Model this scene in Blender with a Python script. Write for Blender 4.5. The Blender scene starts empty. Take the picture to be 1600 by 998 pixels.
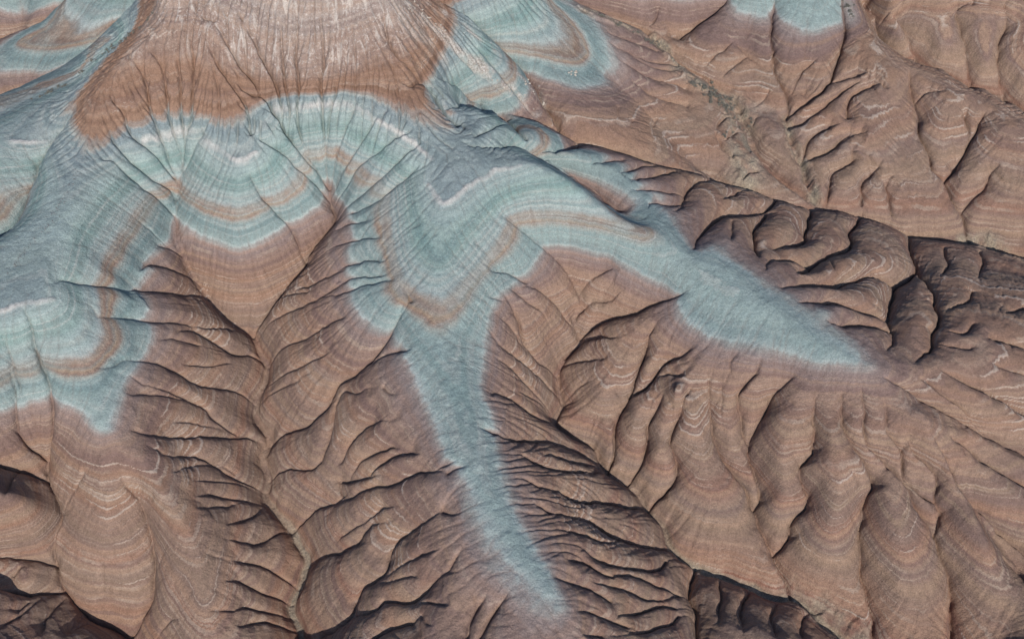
import bpy, math, random
import numpy as np

# ------------------------------------------------------------------ camera, world, sun, exposure
scene = bpy.context.scene
COL = scene.collection
PITCH = math.radians(50.0)          # degrees below the horizon
HFOV = math.radians(50.0)
CAMZ = 356.0
cam_d = bpy.data.cameras.new("camera")
cam = bpy.data.objects.new("camera", cam_d)
COL.objects.link(cam)
cam.location = (0, 0, CAMZ)
cam.rotation_euler = (math.pi / 2 - PITCH, 0, 0)
cam_d.sensor_fit = 'HORIZONTAL'
cam_d.angle = HFOV
cam_d.clip_start = 1.0
cam_d.clip_end = 9000.0
scene.camera = cam

SUN_EL = math.radians(33.0)
SUN_AZ = math.radians(170.0)        # compass from +Y towards +X; the sun stands behind the camera, almost square on
to_sun = (math.sin(SUN_AZ) * math.cos(SUN_EL), math.cos(SUN_AZ) * math.cos(SUN_EL), math.sin(SUN_EL))
world = bpy.data.worlds.new("World")
scene.world = world
world.use_nodes = True
wn = world.node_tree.nodes
sky = wn.new('ShaderNodeTexSky')
sky.sky_type = 'NISHITA'
sky.sun_disc = False
sky.sun_elevation = SUN_EL
sky.sun_rotation = SUN_AZ
sky.air_density = 1.0
sky.dust_density = 0.7
sky.ozone_density = 3.0
bg = wn['Background']
bg.inputs['Strength'].default_value = 0.10
world.node_tree.links.new(sky.outputs[0], bg.inputs['Color'])
sun_d = bpy.data.lights.new("sun", 'SUN')
sun_d.energy = 4.1
sun_d.angle = math.radians(0.6)
sun_d.color = (1.0, 0.91, 0.80)
sun = bpy.data.objects.new("sun", sun_d)
COL.objects.link(sun)
from mathutils import Vector
sun.rotation_euler = Vector(to_sun).to_track_quat('Z', 'Y').to_euler()
scene.view_settings.view_transform = 'Standard'
scene.view_settings.look = 'None'
scene.view_settings.gamma = 1.0
scene.view_settings.exposure = 0.12
scene.view_settings.use_curve_mapping = False

# ------------------------------------------------------------------ grid and numeric helpers
rng = np.random.default_rng(7)
X0, X1, Y0, Y1, RES = -250.0, 250.0, 118.0, 500.0, 0.30
NX = int((X1 - X0) / RES) + 1
NY = int((Y1 - Y0) / RES) + 1
gx1 = (X0 + RES * np.arange(NX)).astype(np.float32)
gy1 = (Y0 + RES * np.arange(NY)).astype(np.float32)

def blur(a, s):
    if s <= 0: return a
    if s > 4:                                   # wide blurs on a shrunken copy
        f = int(s // 2)
        ny, nx = a.shape
        py, px = (-ny) % f, (-nx) % f
        b = np.pad(a, ((0, py), (0, px)), mode='edge')
        b = b.reshape(b.shape[0] // f, f, b.shape[1] // f, f).mean(axis=(1, 3))
        b = blur(b, s / f)
        yy = (np.arange(ny) + 0.5) / f - 0.5
        xx = (np.arange(nx) + 0.5) / f - 0.5
        return cubic_at_sep(b, yy, xx)
    r = max(1, int(3 * s + 0.5))
    k = np.exp(-0.5 * (np.arange(-r, r + 1) / s) ** 2); k /= k.sum()
    for ax in (0, 1):
        n = a.shape[ax]
        p = np.pad(a, [(r, r) if i == ax else (0, 0) for i in (0, 1)], mode='edge')
        out = np.zeros_like(a)
        for i, w in enumerate(k):
            out += np.float32(w) * (p[i:i + n, :] if ax == 0 else p[:, i:i + n])
        a = out
    return a

def cubic_w(f):
    return (((-0.5 * f + 1.0) * f - 0.5) * f, ((1.5 * f - 2.5) * f) * f + 1.0,
            ((-1.5 * f + 2.0) * f + 0.5) * f, ((0.5 * f - 0.5) * f) * f)

def cubic_at_sep(b, yy, xx):
    b = b.astype(np.float32)
    def one(arr, t):
        n = arr.shape[0]
        i = np.floor(t).astype(int); f = (t - i).astype(np.float32)[:, None]
        w = cubic_w(f)
        out = 0
        for k in range(4):
            out = out + arr[np.clip(i - 1 + k, 0, n - 1)] * w[k]
        return out
    return one(one(b, yy).T, xx).T

def noise(cell, seed, ani=(1.0, 1.0)):
    """smooth value noise on the fine grid, cell in metres, about -1..1"""
    r = np.random.default_rng(seed)
    cx, cy = cell * ani[0], cell * ani[1]
    nx = int((X1 - X0) / cx) + 5; ny = int((Y1 - Y0) / cy) + 5
    b = r.uniform(-1, 1, (ny, nx)).astype(np.float32)
    return cubic_at_sep(b, (gy1 - Y0) / cy + 1.3, (gx1 - X0) / cx + 1.3)

def fbm(cell, seed, octs=4, gain=0.5):
    out = 0; a = 1.0
    for o in range(octs):
        out = out + a * noise(cell / 2 ** o, seed + o * 17); a *= gain
    return out

def sample(a, x, y, res=RES):
    fx = np.clip((x - X0) / res, 0, a.shape[1] - 1.001); fy = np.clip((y - Y0) / res, 0, a.shape[0] - 1.001)
    ix = fx.astype(int); iy = fy.astype(int); fx = fx - ix; fy = fy - iy
    return (a[iy, ix] * (1 - fx) * (1 - fy) + a[iy, ix + 1] * fx * (1 - fy) + a[iy + 1, ix] * (1 - fx) * fy + a[iy + 1, ix + 1] * fx * fy)

# survey: a sight line from the viewpoint (photo coordinates 1600 x 998) met with a level or with the ground
TX = math.tan(HFOV / 2)
cp, sp = math.cos(PITCH), math.sin(PITCH)
def ray(u, v):
    a = (np.asarray(u, float) - 800) / 800 * TX
    b = -(np.asarray(v, float) - 499) / 800 * TX
    return a, cp + b * sp, -sp + b * cp
def at(u, v, z):
    dx, dy, dz = ray(u, v)
    t = (z - CAMZ) / dz
    return dx * t, dy * t
def on_ground(h, u, v, drop=0.0, res=RES):
    dx, dy, dz = ray(u, v)
    z = np.full(dx.shape, 150.0); done = np.zeros(dx.shape, bool)
    for i in range(310):
        t = (z - CAMZ) / dz
        below = z < sample(h, dx * t, dy * t, res) - drop
        done |= below
        z = np.where(done, z, z - 0.5)
        if done.all(): break
    t = (z - CAMZ) / dz
    return dx * t, dy * t, z

CROPS = dict(A=(0, 0), B=(530, 0), D=(1060, 0), E=(0, 330), F=(530, 330), G=(1060, 330), H=(0, 658), I=(530, 658), J=(1060, 658))
KS = 540.0 / 1585.0
def pl(s):
    """'A 10,20 30,40' -> list of photo points; a crop letter switches the sheet, P is plain photo coordinates"""
    out = []; ox = oy = 0.0; k = 1.0
    for w in s.split():
        if w in CROPS: ox, oy = CROPS[w]; k = KS; continue
        if w == 'P': ox = oy = 0.0; k = 1.0; continue
        q = [float(t) for t in w.split(',')]
        out.append([ox + q[0] * k, oy + q[1] * k] + q[2:])
    return np.array(out)

def dense(p, step=3.0):
    """Catmull-Rom resampling"""
    if len(p) < 3:
        n = max(2, int(np.hypot(*(p[1] - p[0])[:2]) / step) + 1)
        return p[0] + (p[1] - p[0]) * np.linspace(0, 1, n)[:, None]
    q = np.vstack([2 * p[0] - p[1], p, 2 * p[-1] - p[-2]])
    out = []
    for i in range(1, len(q) - 2):
        n = max(1, int(np.hypot(*(q[i + 1] - q[i])[:2]) / step))
        f = (np.arange(n) / n)[:, None]
        w = cubic_w(f)
        out.append(q[i - 1] * w[0] + q[i] * w[1] + q[i + 1] * w[2] + q[i + 2] * w[3])
    out.append(p[-1:])
    return np.vstack(out)

# ------------------------------------------------------------------ survey data: valleys and crests with heights (x,y,z)
TRUNKS = {
 'T1': 'P 286,252,72 275,340,60 279,391,54 300,432,47 327,466,41 365,507,35 392,528,32 416,568,29 414,596,27.5 402,630,26 404,662,24 424,692,22 407,719,21 422,757,18.5 416,787,17.5 458,832,15 480,879,12.5 460,941,10 458,971,9 470,998,8 485,1060,6',
 'T2': 'P 514,283,66 521,327,59 527,352,56 482,408,47 477,429,44 446,459,40 392,526,32',
 'T3': 'P 789,337,75 826,371,67 874,412,57 905,459,48 908,480,45 893,497,42 905,534,37 878,569,33 871,582,31.5 874,613,29.5 883,633,28 867,668,26 888,685,25 925,702,23.5 932,719,22.5 952,747,21 987,767,19.5 1010,798,18 1038,825,17 1048,862,15 1085,885,14 1104,896,13.5 1138,910,12.5 1196,934,11 1251,948,10 1278,975,9 1309,998,8 1370,1060,6',
 'T5': 'P 717,167,77 748,174,71 816,187,66 857,201,63 901,225,60 956,242,56 1020,261,51 1070,271,47 1104,276,44 1152,295,41 1213,315,38 1264,330,35 1319,336,32 1373,349,29.5 1404,362,27.5 1421,371,26.5 1455,379,25 1513,385,22 1551,395,20 1600,412,17 1680,440,13',
 'T5a': 'P 680,0,101 734,37,88 785,82,77 826,123,69 853,170,64 870,205,62',
 'T6': 'P 867,0,66 905,14,63 956,34,59 997,51,56 1024,72,54 1041,89,52 1070,112,49 1128,153,44 1150,176,42 1178,235,38 1225,290,35 1285,330,33.5',
 'T6b': 'P 1227,184,43 1240,238,39 1254,259,37.5 1261,293,36 1275,320,34.5 1298,329,33.5',
 'T7': 'P 1210,0,64 1206,58,57 1210,116,50 1227,153,46 1229,180,43',
 'T7b': 'P 1315,0,64 1319,44,58 1312,85,53 1295,136,49 1262,162,46 1229,181,43',
 'T7c': 'P 1418,126,50 1428,170,45 1438,218,41 1455,262,37 1476,290,33 1482,317,31 1499,340,28 1506,367,25 1512,384,22',
 'T7d': 'P 1539,184,46 1515,221,41 1503,255,37 1476,288,33',
 'T7e': 'P 1136,0,62 1125,13,59 1094,41,55 1063,68,51.5',
 'T8': 'P 1345,18,50 1390,84,47 1430,97,46 1452,115,44 1513,141,41 1565,160,39 1600,184,37 1680,220,32',
 'T12': 'P -60,190,44 0,172,48 58,143,52 113,124,57 160,78,64 207,44,72 252,-8,84',
 'T12b': 'P -40,80,48 0,68,51 51,48,57 78,27,62 112,0,68',
 'T13': 'P 112,191,85 85,221,80 51,290,72 30,350,67 0,389,63 -50,410,58',
 'T9': 'P 14,548,70 20,589,65 27,647,57 34,685,50 55,705,46 75,722,42 72,753,39 99,801,33 99,822,31 90,876,24 102,920,19 126,954,15 164,978,12 204,998,10 260,1060,7',
 'T9b': 'P -50,722,50 0,728,46 34,743,42 72,753,39',
 'T9c': 'P -50,868,33 0,873,29 41,879,26 90,881,23.5',
 'T9d': 'P -50,930,25 0,931,22.5 44,939,20.5 101,925,18.5',
 'T10': 'P 37,480,79 51,534,70.5 65,568,66 78,620,59 80,670,52 78,700,46 74,740,40.5',
 'T11': 'P 191,743,49 218,774,42 225,794,38 238,845,30 244,893,24 235,948,17 211,996,10.5',
 'T14': 'P 1389,551,54 1396,531,50 1384,504,45 1390,480,41 1397,453,37.5 1418,442,35.5 1433,427,33.5 1420,395,30 1419,373,27',
 'T14b': 'P 1224,451,61 1288,453,50 1333,446,45 1360,439,41 1397,453,37.5',
 'T14c': 'P 1251,476,61 1298,483,53 1350,497,48 1384,504,45',
 'T14d': 'P 1292,504,60 1326,512,54 1367,516,50 1392,522,48',
 'T14e': 'P 1426,565,53 1438,555,51 1453,551,50 1455,526,48 1464,500,46 1460,466,42 1435,430,35',
 'T15a': 'P 1084,391,63 1097,364,56 1128,347,50 1176,340,44 1203,330,41 1213,316,38.5',
 'T15b': 'P 1186,405,57 1176,381,52 1179,357,48 1196,340,43',
 'T15c': 'P 1200,419,61 1206,410,56 1237,410,52 1264,420,49 1298,403,45 1326,395,41 1329,367,37 1343,344,33 1345,338,31',
 'T15d': 'P 1244,432,55 1264,420,49',
 'T15e': 'P 1206,395,52 1234,391,47 1258,383,44 1259,361,41 1264,340,37 1268,331,35',
 'g1': 'P 1384,592,56 1435,626,50 1486,660,44 1537,685,39 1600,718,32 1680,760,23',
 'g2': 'P 1435,594,54 1482,626,50 1530,664,44 1600,702,37 1680,745,28',
 'g3': 'P 1469,585,53 1516,606,49 1561,630,45 1600,650,41 1680,690,34',
 'g4': 'P 1547,531,51 1600,551,47 1680,580,41',
 'c1': 'P 1108,600,47 1108,640,40 1116,695,34 1145,743,28 1179,795,22 1189,828,20 1213,866,17 1237,938,11',
 'c2': 'P 1237,596,51 1210,613,47 1196,637,42 1171,695,34 1172,726,30.5 1191,777,24.5 1179,796,22',
 'c2b': 'P 1186,558,58 1176,592,51 1157,613,47 1154,650,40 1169,694,34',
 'c3': 'P 1271,620,52 1268,658,46 1271,695,41 1269,719,38 1249,731,36.5 1251,760,33 1259,794,28 1237,815,25 1235,842,21.5 1210,864,17',
 'c4': 'P 1314,613,53 1311,660,47 1332,706,41 1360,764,34 1351,774,33 1346,811,28.5 1339,849,24 1351,910,18 1367,998,11 1380,1060,8',
 'c5': 'P 1346,613,54 1350,675,48 1363,702,44.5 1387,736,40 1408,753,38 1428,801,32 1459,845,26 1472,890,21 1482,931,17 1486,998,12 1495,1060,9',
 'c6': 'P 1414,685,47 1452,736,40 1462,767,36 1459,784,34 1469,811,30 1460,845,26',
 'c6b': 'P 1387,675,49 1411,706,45 1413,736,42 1435,767,38 1459,786,34',
 'c7': 'P 1455,685,48 1476,719,43.5 1503,764,38 1544,808,31 1600,866,23 1680,950,14',
 'c8': 'P 1486,685,46 1537,723,39.5 1600,764,32 1680,820,24',
 'd1': 'P 1070,458,60 1024,477,52 990,494,46 939,511,40 905,530,36.5',
 'd2': 'P 963,528,47 932,531,41 905,541,36 881,564,33',
 'd3a': 'P 1020,510,52 1010,534,47 1005,560,43 990,602,38 983,620,36 976,637,34 963,658,31 956,709,26 949,742,21',
 'd3b': 'P 1075,545,50 1041,568,44 1017,606,39 983,621,36',
 'd4': 'P 1035,620,42 1014,661,35 1004,719,27 980,762,20',
 'd5': 'P 1075,610,46 1055,668,37 1048,692,34 1055,719,31 1048,767,24 1014,799,18',
 'i11': 'P 1092,1060,27 1089,985,20 1084,954,17.5 1074,927,15.5 1087,890,14',
}
CRESTS = {
 'R1': 'P 612,-40,123 612,0,118 622,60,108 650,130,98 705,200,88 700,240,86 700,262,85.5 702,300,83 690,360,78 690,430,73 695,480,69.5 702,525,65.5 720,600,64 735,680,63.5 770,780,62.5 830,880,61.5 880,945,60 930,998,56 985,1060,50',
 'R1b': 'P 700,262,85.5 780,250,85.5 845,258,85 900,289,79 960,334,73 1040,377,67 1110,428,65 1200,484,64 1340,565,60.5 1400,590,57.5 1440,585,56 1480,560,55 1530,510,54 1540,460,46 1532,428,39',
 'R1c': 'P 1400,590,57.5 1470,650,50.5 1600,735,39 1700,790,28',
 'R1d': 'P 1540,460,46 1600,450,43 1700,450,38',
 'R0': 'P 250,-40,125 300,5,117 400,-20,122 520,-20,124 612,-30,122',
 'R0a': 'P 330,40,114 390,100,103 390,190,88 378,260,80 370,320,70.5 370,382,60.5 378,450,47 390,515,35',
 'R0b': 'P 300,5,117 200,90,105 150,140,98 135,200,91 128,245,87 110,320,84.5 80,400,82.5 68,442,81.5 82,466,79 129,534,71 153,602,64.5 168,672,60.5 215,720,55 260,780,49 300,850,42 315,920,36 330,998,29 340,1060,23',
 'R0c': 'P 80,400,82.5 20,420,81 -50,460,80',
 'R2b': 'P 172,680,59.5 165,740,51 162,800,43.5 160,880,31 170,950,18',
 'R2c': 'P 60,500,76 38,560,69 50,640,58 60,690,49',
 'R3': 'P -60,200,72 0,180,75 58,150,79 116,131,84 164,84,92 211,50,101 262,0,112',
 'R3b': 'P 30,-20,66 40,20,60 30,52,56',
 'R3c': 'P 190,-40,84 150,0,77 110,40,69 60,100,60 20,150,52',
 'R5': 'P 760,-40,100 800,0,92 850,30,84 905,78,72.5 920,92,69 960,132,60.5 1010,180,54.5 1070,240,48 1125,286,42',
 'R5a': 'P 640,0,112 720,70,92 790,140,77 835,178,66',
 'R5w': 'P 1000,-20,72 1035,20,62 1050,60,55',
 'R5b': 'P 1170,-40,71 1168,0,66 1170,33,60.5 1172,80,54.5 1185,140,48 1195,180,43',
 'R5c': 'P 1265,-40,74 1265,0,68 1265,57,60.5 1263,110,53 1255,150,48',
 'R6': 'P 1325,-40,69 1335,0,65 1350,34,61 1394,103,56 1430,113,55 1452,127,54 1513,152,51.5 1554,172,50 1600,203,48 1680,240,45',
 'R6b': 'P 1394,103,58 1392,160,51 1402,220,45 1420,290,38 1440,345,32.5',
 'R6c': 'P 1480,140,54.5 1492,200,47 1488,260,38',
 'R6d': 'P 1575,190,51 1565,240,45 1560,310,37 1552,375,27',
 'R8a': 'P 1380,-40,73 1395,0,67 1405,50,58 1420,90,51',
 'R8b': 'P 1465,-40,74 1468,0,69 1470,60,60 1490,120,49.5',
 'R8c': 'P 1540,-40,74 1540,0,69 1538,80,58 1548,145,46',
 'R8d': 'P 1610,-40,74 1600,30,66 1595,120,53 1600,170,44',
 'L1': 'P 1060,590,56 1085,650,45.5 1100,740,35 1130,830,25 1150,890,18',
 'L2': 'P 1220,640,50.5 1215,720,41.5 1220,780,34 1200,820,27',
 'L3': 'P 1295,640,55 1300,720,47 1305,800,38 1290,880,26 1290,930,18',
 'L4': 'P 1330,640,57 1375,740,46 1405,820,39 1415,900,29 1430,998,18',
 'L5': 'P 1440,640,57.5 1500,740,46.5 1530,820,39.5 1560,900,30.5 1570,998,19.5',
 'L9': 'P 1480,720,44 1520,780,36 1560,840,28 1600,900,20',
 'L10': 'P 1405,690,50 1435,740,42 1450,780,37',
 'L6': 'P 935,610,42 925,660,32 ',
 'L7': 'P 985,660,39 985,720,29',
 'L8': 'P 1030,680,42 1030,740,31',
 'M1': 'P 1290,468,62 1340,464,58 1375,470,52',
 'M5': 'P 1290,490,63.5 1345,506,59',
 'M2': 'P 1300,425,57 1370,410,50 1410,415,43',
 'M3': 'P 1108,388,66 1150,366,62 1168,358,57',
 'M4': 'P 1428,470,50.5 1434,510,54.5',
 'N1': 'P 1100,965,26 1140,962,27.5 1190,988,29 1250,1015,28',
 'N2': 'P -50,766,61 0,764,58 50,788,49',
 'N3': 'P -50,900,41.5 0,901,38.5 50,902,33.5',
 'N4': 'P -50,975,38 0,982,33.5 60,985,30 115,985,26',
 'N5': 'P 800,196,84 840,209,82 900,237,75 960,259,69 1020,279,63 1075,294,57',
 'N7': 'P 838,246,71 862,254,69.5 890,270,67 930,298,65 965,326,65 1000,350,65',
 'N6': 'P 1440,395,38 1500,403,38 1560,416,36 1620,436,33',

}
# gullies: depth | spread | course.  Their levels are cut into the ground under them.
GULLIES = '''
5|7|E 480,350 650,380 820,395 960,405
2|4|E 200,330 350,345 480,352 600,370
4|6|E 580,290 700,265 820,300 885,315
3|5|E 690,178 780,168 822,195
2.5|5|E 390,480 600,500 780,520 960,545 1050,548
3.5|6|E 750,540 900,570 1000,630 1070,670 1190,672
3.5|7|E 520,650 700,700 800,740 900,800 1050,820 1170,885
3|6|E 600,770 720,810 830,870 950,930 H 980,0 1130,75 1230,95
2|4|E 560,840 700,850 800,860 880,890
2|4|E 720,955 900,970 1010,990
1.6|3|E 700,600 820,590 900,612
1.8|3|E 780,690 900,700 1040,700
3.5|6|H 600,45 740,65 850,85 1000,80 1130,75
3.5|7|H 700,140 800,160 930,190 1050,250 1150,290 1220,320
2.5|4|H 800,225 900,215 1010,205 1090,240
2|4|H 860,270 980,272 1100,280 1180,305
3|5|H 870,345 990,350 1100,355 1210,375
2.5|5|H 890,405 1010,395 1060,370
3|5|H 1030,480 1130,450 1170,420 1190,390
3.5|6|H 1040,530 1150,560 1260,540 1300,520 1340,512
3.5|6|H 1000,640 1100,650 1250,690 1370,760
3.5|6|H 1000,745 1100,750 1220,790 1340,830
3|5|H 1020,880 1120,860 1250,880 1340,900
3|5|H 1050,935 1200,935 1340,960
2|5|E 1400,345 1480,320 1585,270 F 60,240
2|5|E 1260,500 1400,440 1500,390 1585,335 F 130,230
2.5|5|E 1230,690 1300,640 1450,560 1585,490 F 60,450
1.5|4|E 1230,790 1350,720 1450,670 1560,600
1.5|4|E 1225,850 1300,800 1400,760
1.2|3|E 1310,380 1380,370 1470,345
4.5|8|H 1245,105 1380,30 1440,0 E 1500,900 F 0,810 60,770 160,690 230,580 300,455 350,380
3|5|F 170,685 260,655 350,630
3|6|H 1230,265 1350,215 1480,190 F 0,842 110,830 250,795
4.5|7|H 1345,512 1400,460 1470,400 1585,360 I 0,290 130,262 290,240
3|5|I 150,245 210,190 300,150 400,145
3|5|I 40,262 100,180 230,125 340,120
4.5|7|H 1420,655 1500,620 1585,600 I 0,615 100,560 160,490 280,440
3|6|I 0,535 100,480 230,400 330,380
3.5|6|I 0,375 130,330 270,295 390,240 530,240
5.5|9|H 1480,998 I 0,940 70,880 110,790 210,710 240,600 320,530 430,450 530,370
2.5|4|I 210,705 300,660 400,610 470,595
2.5|4|I 210,725 300,720 380,708
4|6|I 70,885 170,880 230,830 330,830 400,780 470,700 550,680
4|6|I 170,998 260,940 350,930 380,880 430,875
3|5|I 590,998 610,900 690,780
2.5|4|I 650,998 700,890 770,790
3|6|I 0,190 60,80 150,20 250,-50
2|4|I 330,830 420,820 520,830
1.2|3|F 0,150 60,140 200,120
1.5|3|F 0,270 130,232 230,228
1.5|3|F 0,330 200,290 250,290
1.5|3|F 0,380 200,320 280,310
1.2|3|F 0,90 60,60 170,30
3.5|6|I 700,20 740,80 860,110 960,110 1080,150 1160,180
2.5|4|I 820,140 900,200 1000,240 1100,240
2.5|4|I 900,150 1050,190 1150,200 1200,230
4|6|I 890,300 1000,330 1080,380 1200,380 1300,400 1400,402
4.5|7|I 940,410 1050,450 1150,480 1280,550 1400,590 1510,602
2|3.5|I 1000,500 1150,540 1260,560
3|5|I 1080,560 1230,660 1350,690 1440,690 1500,650
2.5|4|I 1180,700 1290,715 1400,740 1560,800
2.5|4|I 1120,740 1290,780 1450,820 1550,805
3|5|I 1240,870 1380,880 1450,850 1545,862
3|5|I 1310,970 1450,950 1560,900
3|5|I 1105,240 1220,242 1300,300
2|4|I 1000,620 1110,650 1250,730
2|4|I 960,700 1100,770 1240,840
2|4|I 1060,860 1180,900 1310,935
2|4|I 1100,960 1200,990
3|5|F 690,570 800,660 900,740 950,790 1030,860
3.5|6|F 740,370 790,460 850,610 930,700 1000,740
3|5|F 830,310 930,380 1000,450 1060,510 1100,590
2.5|4|F 720,480 800,560 870,650
2|3.5|F 700,650 800,750 850,800 960,900
2.5|4|F 640,820 780,880 900,960 985,995
2|3.5|F 800,820 880,870 960,900
2|4|F 760,350 830,400 900,450
2|4|F 690,270 780,300 860,330
3|5|F 1100,370 1180,295 1300,270
3.5|6|F 1065,490 1140,430 1260,400 1310,340
1.5|4|F 1025,260 1070,180 1080,150
1.2|4|F 1120,300 1200,230 1260,200
3|5|F 1020,700 1100,690 1240,665
2|5|F 1025,860 1100,800 1170,760
2.5|5|F 1480,760 1510,750 1585,760
2|5|F 1500,880 1530,900 1560,840
3.375|4|A 500,630 560,700 680,830 780,890 808,940
2.7|4|A 480,690 650,870 800,990 E 808,100
1.5|3|E 620,30 720,120 812,160
2.7|3.5|A 580,250 660,330 690,430 700,560 750,680 790,800
2.7|3.5|A 700,220 750,330 770,450 780,570 830,700 840,760
2.43|3.5|A 780,200 820,330 830,500 850,650 842,750
2.43|3.5|A 870,180 890,300 880,450 885,550 850,660
2.025|3|A 980,500 970,560 900,680 845,790
2.7|3.5|A 500,440 560,530 600,620 700,720 790,830
3.375|4|A 1040,340 1120,430 1200,470 1250,510 1330,630
2.7|4|A 1120,590 1250,680 1400,800 1520,930
3.375|4|A 960,80 1100,310 1200,440 1330,630 1430,740 1520,880
2.7|3.5|A 1100,30 1200,260 1290,480 1350,650 1500,850
2.025|3|A 1290,50 1300,250 1310,430 1400,650 1480,790
2.025|3|A 1370,40 1365,350 1370,560 1420,690
2.025|3|A 1470,50 1480,400 1500,650 1505,830
1.62|3|A 1560,300 1530,500 1510,700 1505,830
1.62|3|A 940,200 1030,340 1130,490
2.43|4|A 1110,710 1200,890 1290,998 E 1360,130 1390,220 1418,240
1.2|3|E 1180,230 1260,330 1310,380
1.2|3|B 90,440 50,560 0,690 A 1515,790
1.2|3|B 230,460 150,580 0,800
1.5|3.5|B 340,590 200,690 80,780 0,900
1.5|3.5|B 400,640 250,770 100,900 0,990
1.5|3.5|B 415,740 250,870 60,980
4|4|B 300,380 400,410 460,500 530,590
5|5|B 440,350 540,400 640,490
2.5|4|B 410,490 520,510 560,490
4|5|B 640,520 760,570 860,660
4|5|B 560,670 700,680 830,700 950,740 1080,820 1200,920 1290,990
5|6|B 860,705 1000,712 1110,690
2|3|B 985,660 1080,672
2|4|B 1110,770 1230,750 1300,740
2.5|4|B 1270,800 1390,780 1450,768
3|4|B 1310,830 1430,830 1540,795
2|4|B 1320,880 1450,885 1585,900
2.5|4|B 1400,935 1500,950 1585,930
3|4|B 1500,975 1540,965 D 40,900 90,850 180,830
2.6|4|D 190,920 280,880
1.5|3|B 600,640 700,600 760,575
1.5|3|B 450,160 600,300 730,430 850,545
1.2|3|B 330,60 450,220 600,400 720,500
1.2|3|B 560,130 700,300 830,460 900,540
1.5|3|B 190,0 220,200 330,330 430,420
1.2|3|B 260,140 360,300 440,380
3.9|5|D 700,400 780,370 870,320
3.9|5|D 500,600 590,570 700,480 850,360 890,320
3.9|5|D 575,735 600,660 640,620 770,560
3.9|5|D 600,735 700,710 760,650 850,600
3.9|5|D 680,950 690,830 800,760 805,700 880,680
3.9|5|D 830,950 840,850 920,760 930,720
3.25|5|D 985,998 950,900 950,830 1000,800
3.9|5|D 770,560 790,470 900,400 960,380
2.6|4|D 725,690 790,640 880,610
3.25|5|D 1330,650 1310,560 1290,500
3.9|5|D 1290,985 1390,880 1430,800 1470,760
1.5|4|D 100,330 200,230 280,180
1.5|4|D 185,360 270,300 340,250
1|4|D 340,500 400,450 400,380
1|4|D 420,330 330,280 240,160
1.5|4|D 500,440 560,340 640,260
1.5|4|D 620,420 690,330 740,250
1.5|4|D 1080,480 1150,430 1230,420
4.55|5|D 960,0 1010,100 1060,200 1098,300
4.55|5|D 1370,0 1270,60 1290,150 1310,250 1330,430
4.55|5|D 1500,0 1490,130 1460,300 1485,490
1.5|3|D 1000,60 1100,150 1190,230
1.5|3|B 1200,150 1330,190 1450,240
2|4|B 1230,200 1350,270 1500,300 1585,330
2|4|B 1280,280 1400,350 1585,420
2|4|B 1330,360 1450,450 1585,500
1.5|3|B 1290,240 1400,300 1540,340
0.5|2.5|B 1065,470 1000,550
0.5|2.5|B 1140,480 1130,650
0.7|2.5|B 1270,500 1260,600 1200,680
0.6|2.5|B 1345,560 1340,660 1380,740
0.6|2.5|B 1450,560 1445,750
1.5|4|B 1280,0 1260,70 1200,60
2|4|B 1480,0 1440,100 1390,140
1.2|4|G 200,998 195,850 230,740
1.2|4|G 260,780 250,700 280,640
1.2|4|G 120,998 145,900 140,850
1.2|4|G 620,950 610,900 640,820
1.2|4|G 940,860 950,960 J 960,50
1.2|4|J 760,190 860,330
1.2|4|J 190,480 200,620 225,715
1|4|J 520,60 550,200
1|4|J 1460,600 1585,740
1.6|1.6|D 170,605 190,575 250,545 290,515 310,500
1.8|1.6|D 185,665 240,622 300,602 350,572 355,545
1.5|1.5|D 180,590 170,620 200,690 260,760
2.6|2|D 270,840 300,810 345,798
2.025|3|A 150,850 200,720 250,650 330,560
1.62|3|A 80,960 120,880 160,850
1.5|3|H 540,240 600,300 690,380
1.5|4|H 760,560 715,680
1.2|4|H 480,580 470,740 430,890
1.5|4|H 360,170 380,260 290,400
1|4|H 600,580 690,620
1.5|4|H 840,900 760,930 700,998
3|5|H 400,920 300,990
2|4|H 160,830 100,900 0,960
2|4|H 40,500 120,640
2|4|H 120,470 200,520 260,560
2|4|E 0,560 40,640 100,830 H 60,-60
1.5|3|G 1180,480 1300,430 1350,380
1.5|3|G 1185,540 1300,560 1360,520
1.5|3|G 1160,590 1260,640 1340,650
2|4|G 1490,480 1585,460
1.5|4|G 1430,700 1585,760
1.5|4|G 700,215 720,280
1.5|3|G 870,410 960,470
1.5|3|G 240,60 250,150
2|4|G 1095,770 1200,840
3|4|P 1125,985 1122,940 1130,912
3.5|5|P 1165,992 1158,960 1170,930
3|4|P 1215,1005 1203,970 1215,945
3|4|P 1258,1010 1250,980 1262,962
3|4|P 8,778 18,752 24,742
2.5|4|P 28,965 35,948 42,941
3|4|P 60,998 78,968 97,932
3|4|P 95,1000 118,978 130,960
2.5|4|P 20,905 30,890 38,880
2|3|P 1470,440 1480,415 1475,392
2|3|P 1530,440 1535,415 1528,394
'''
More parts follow.
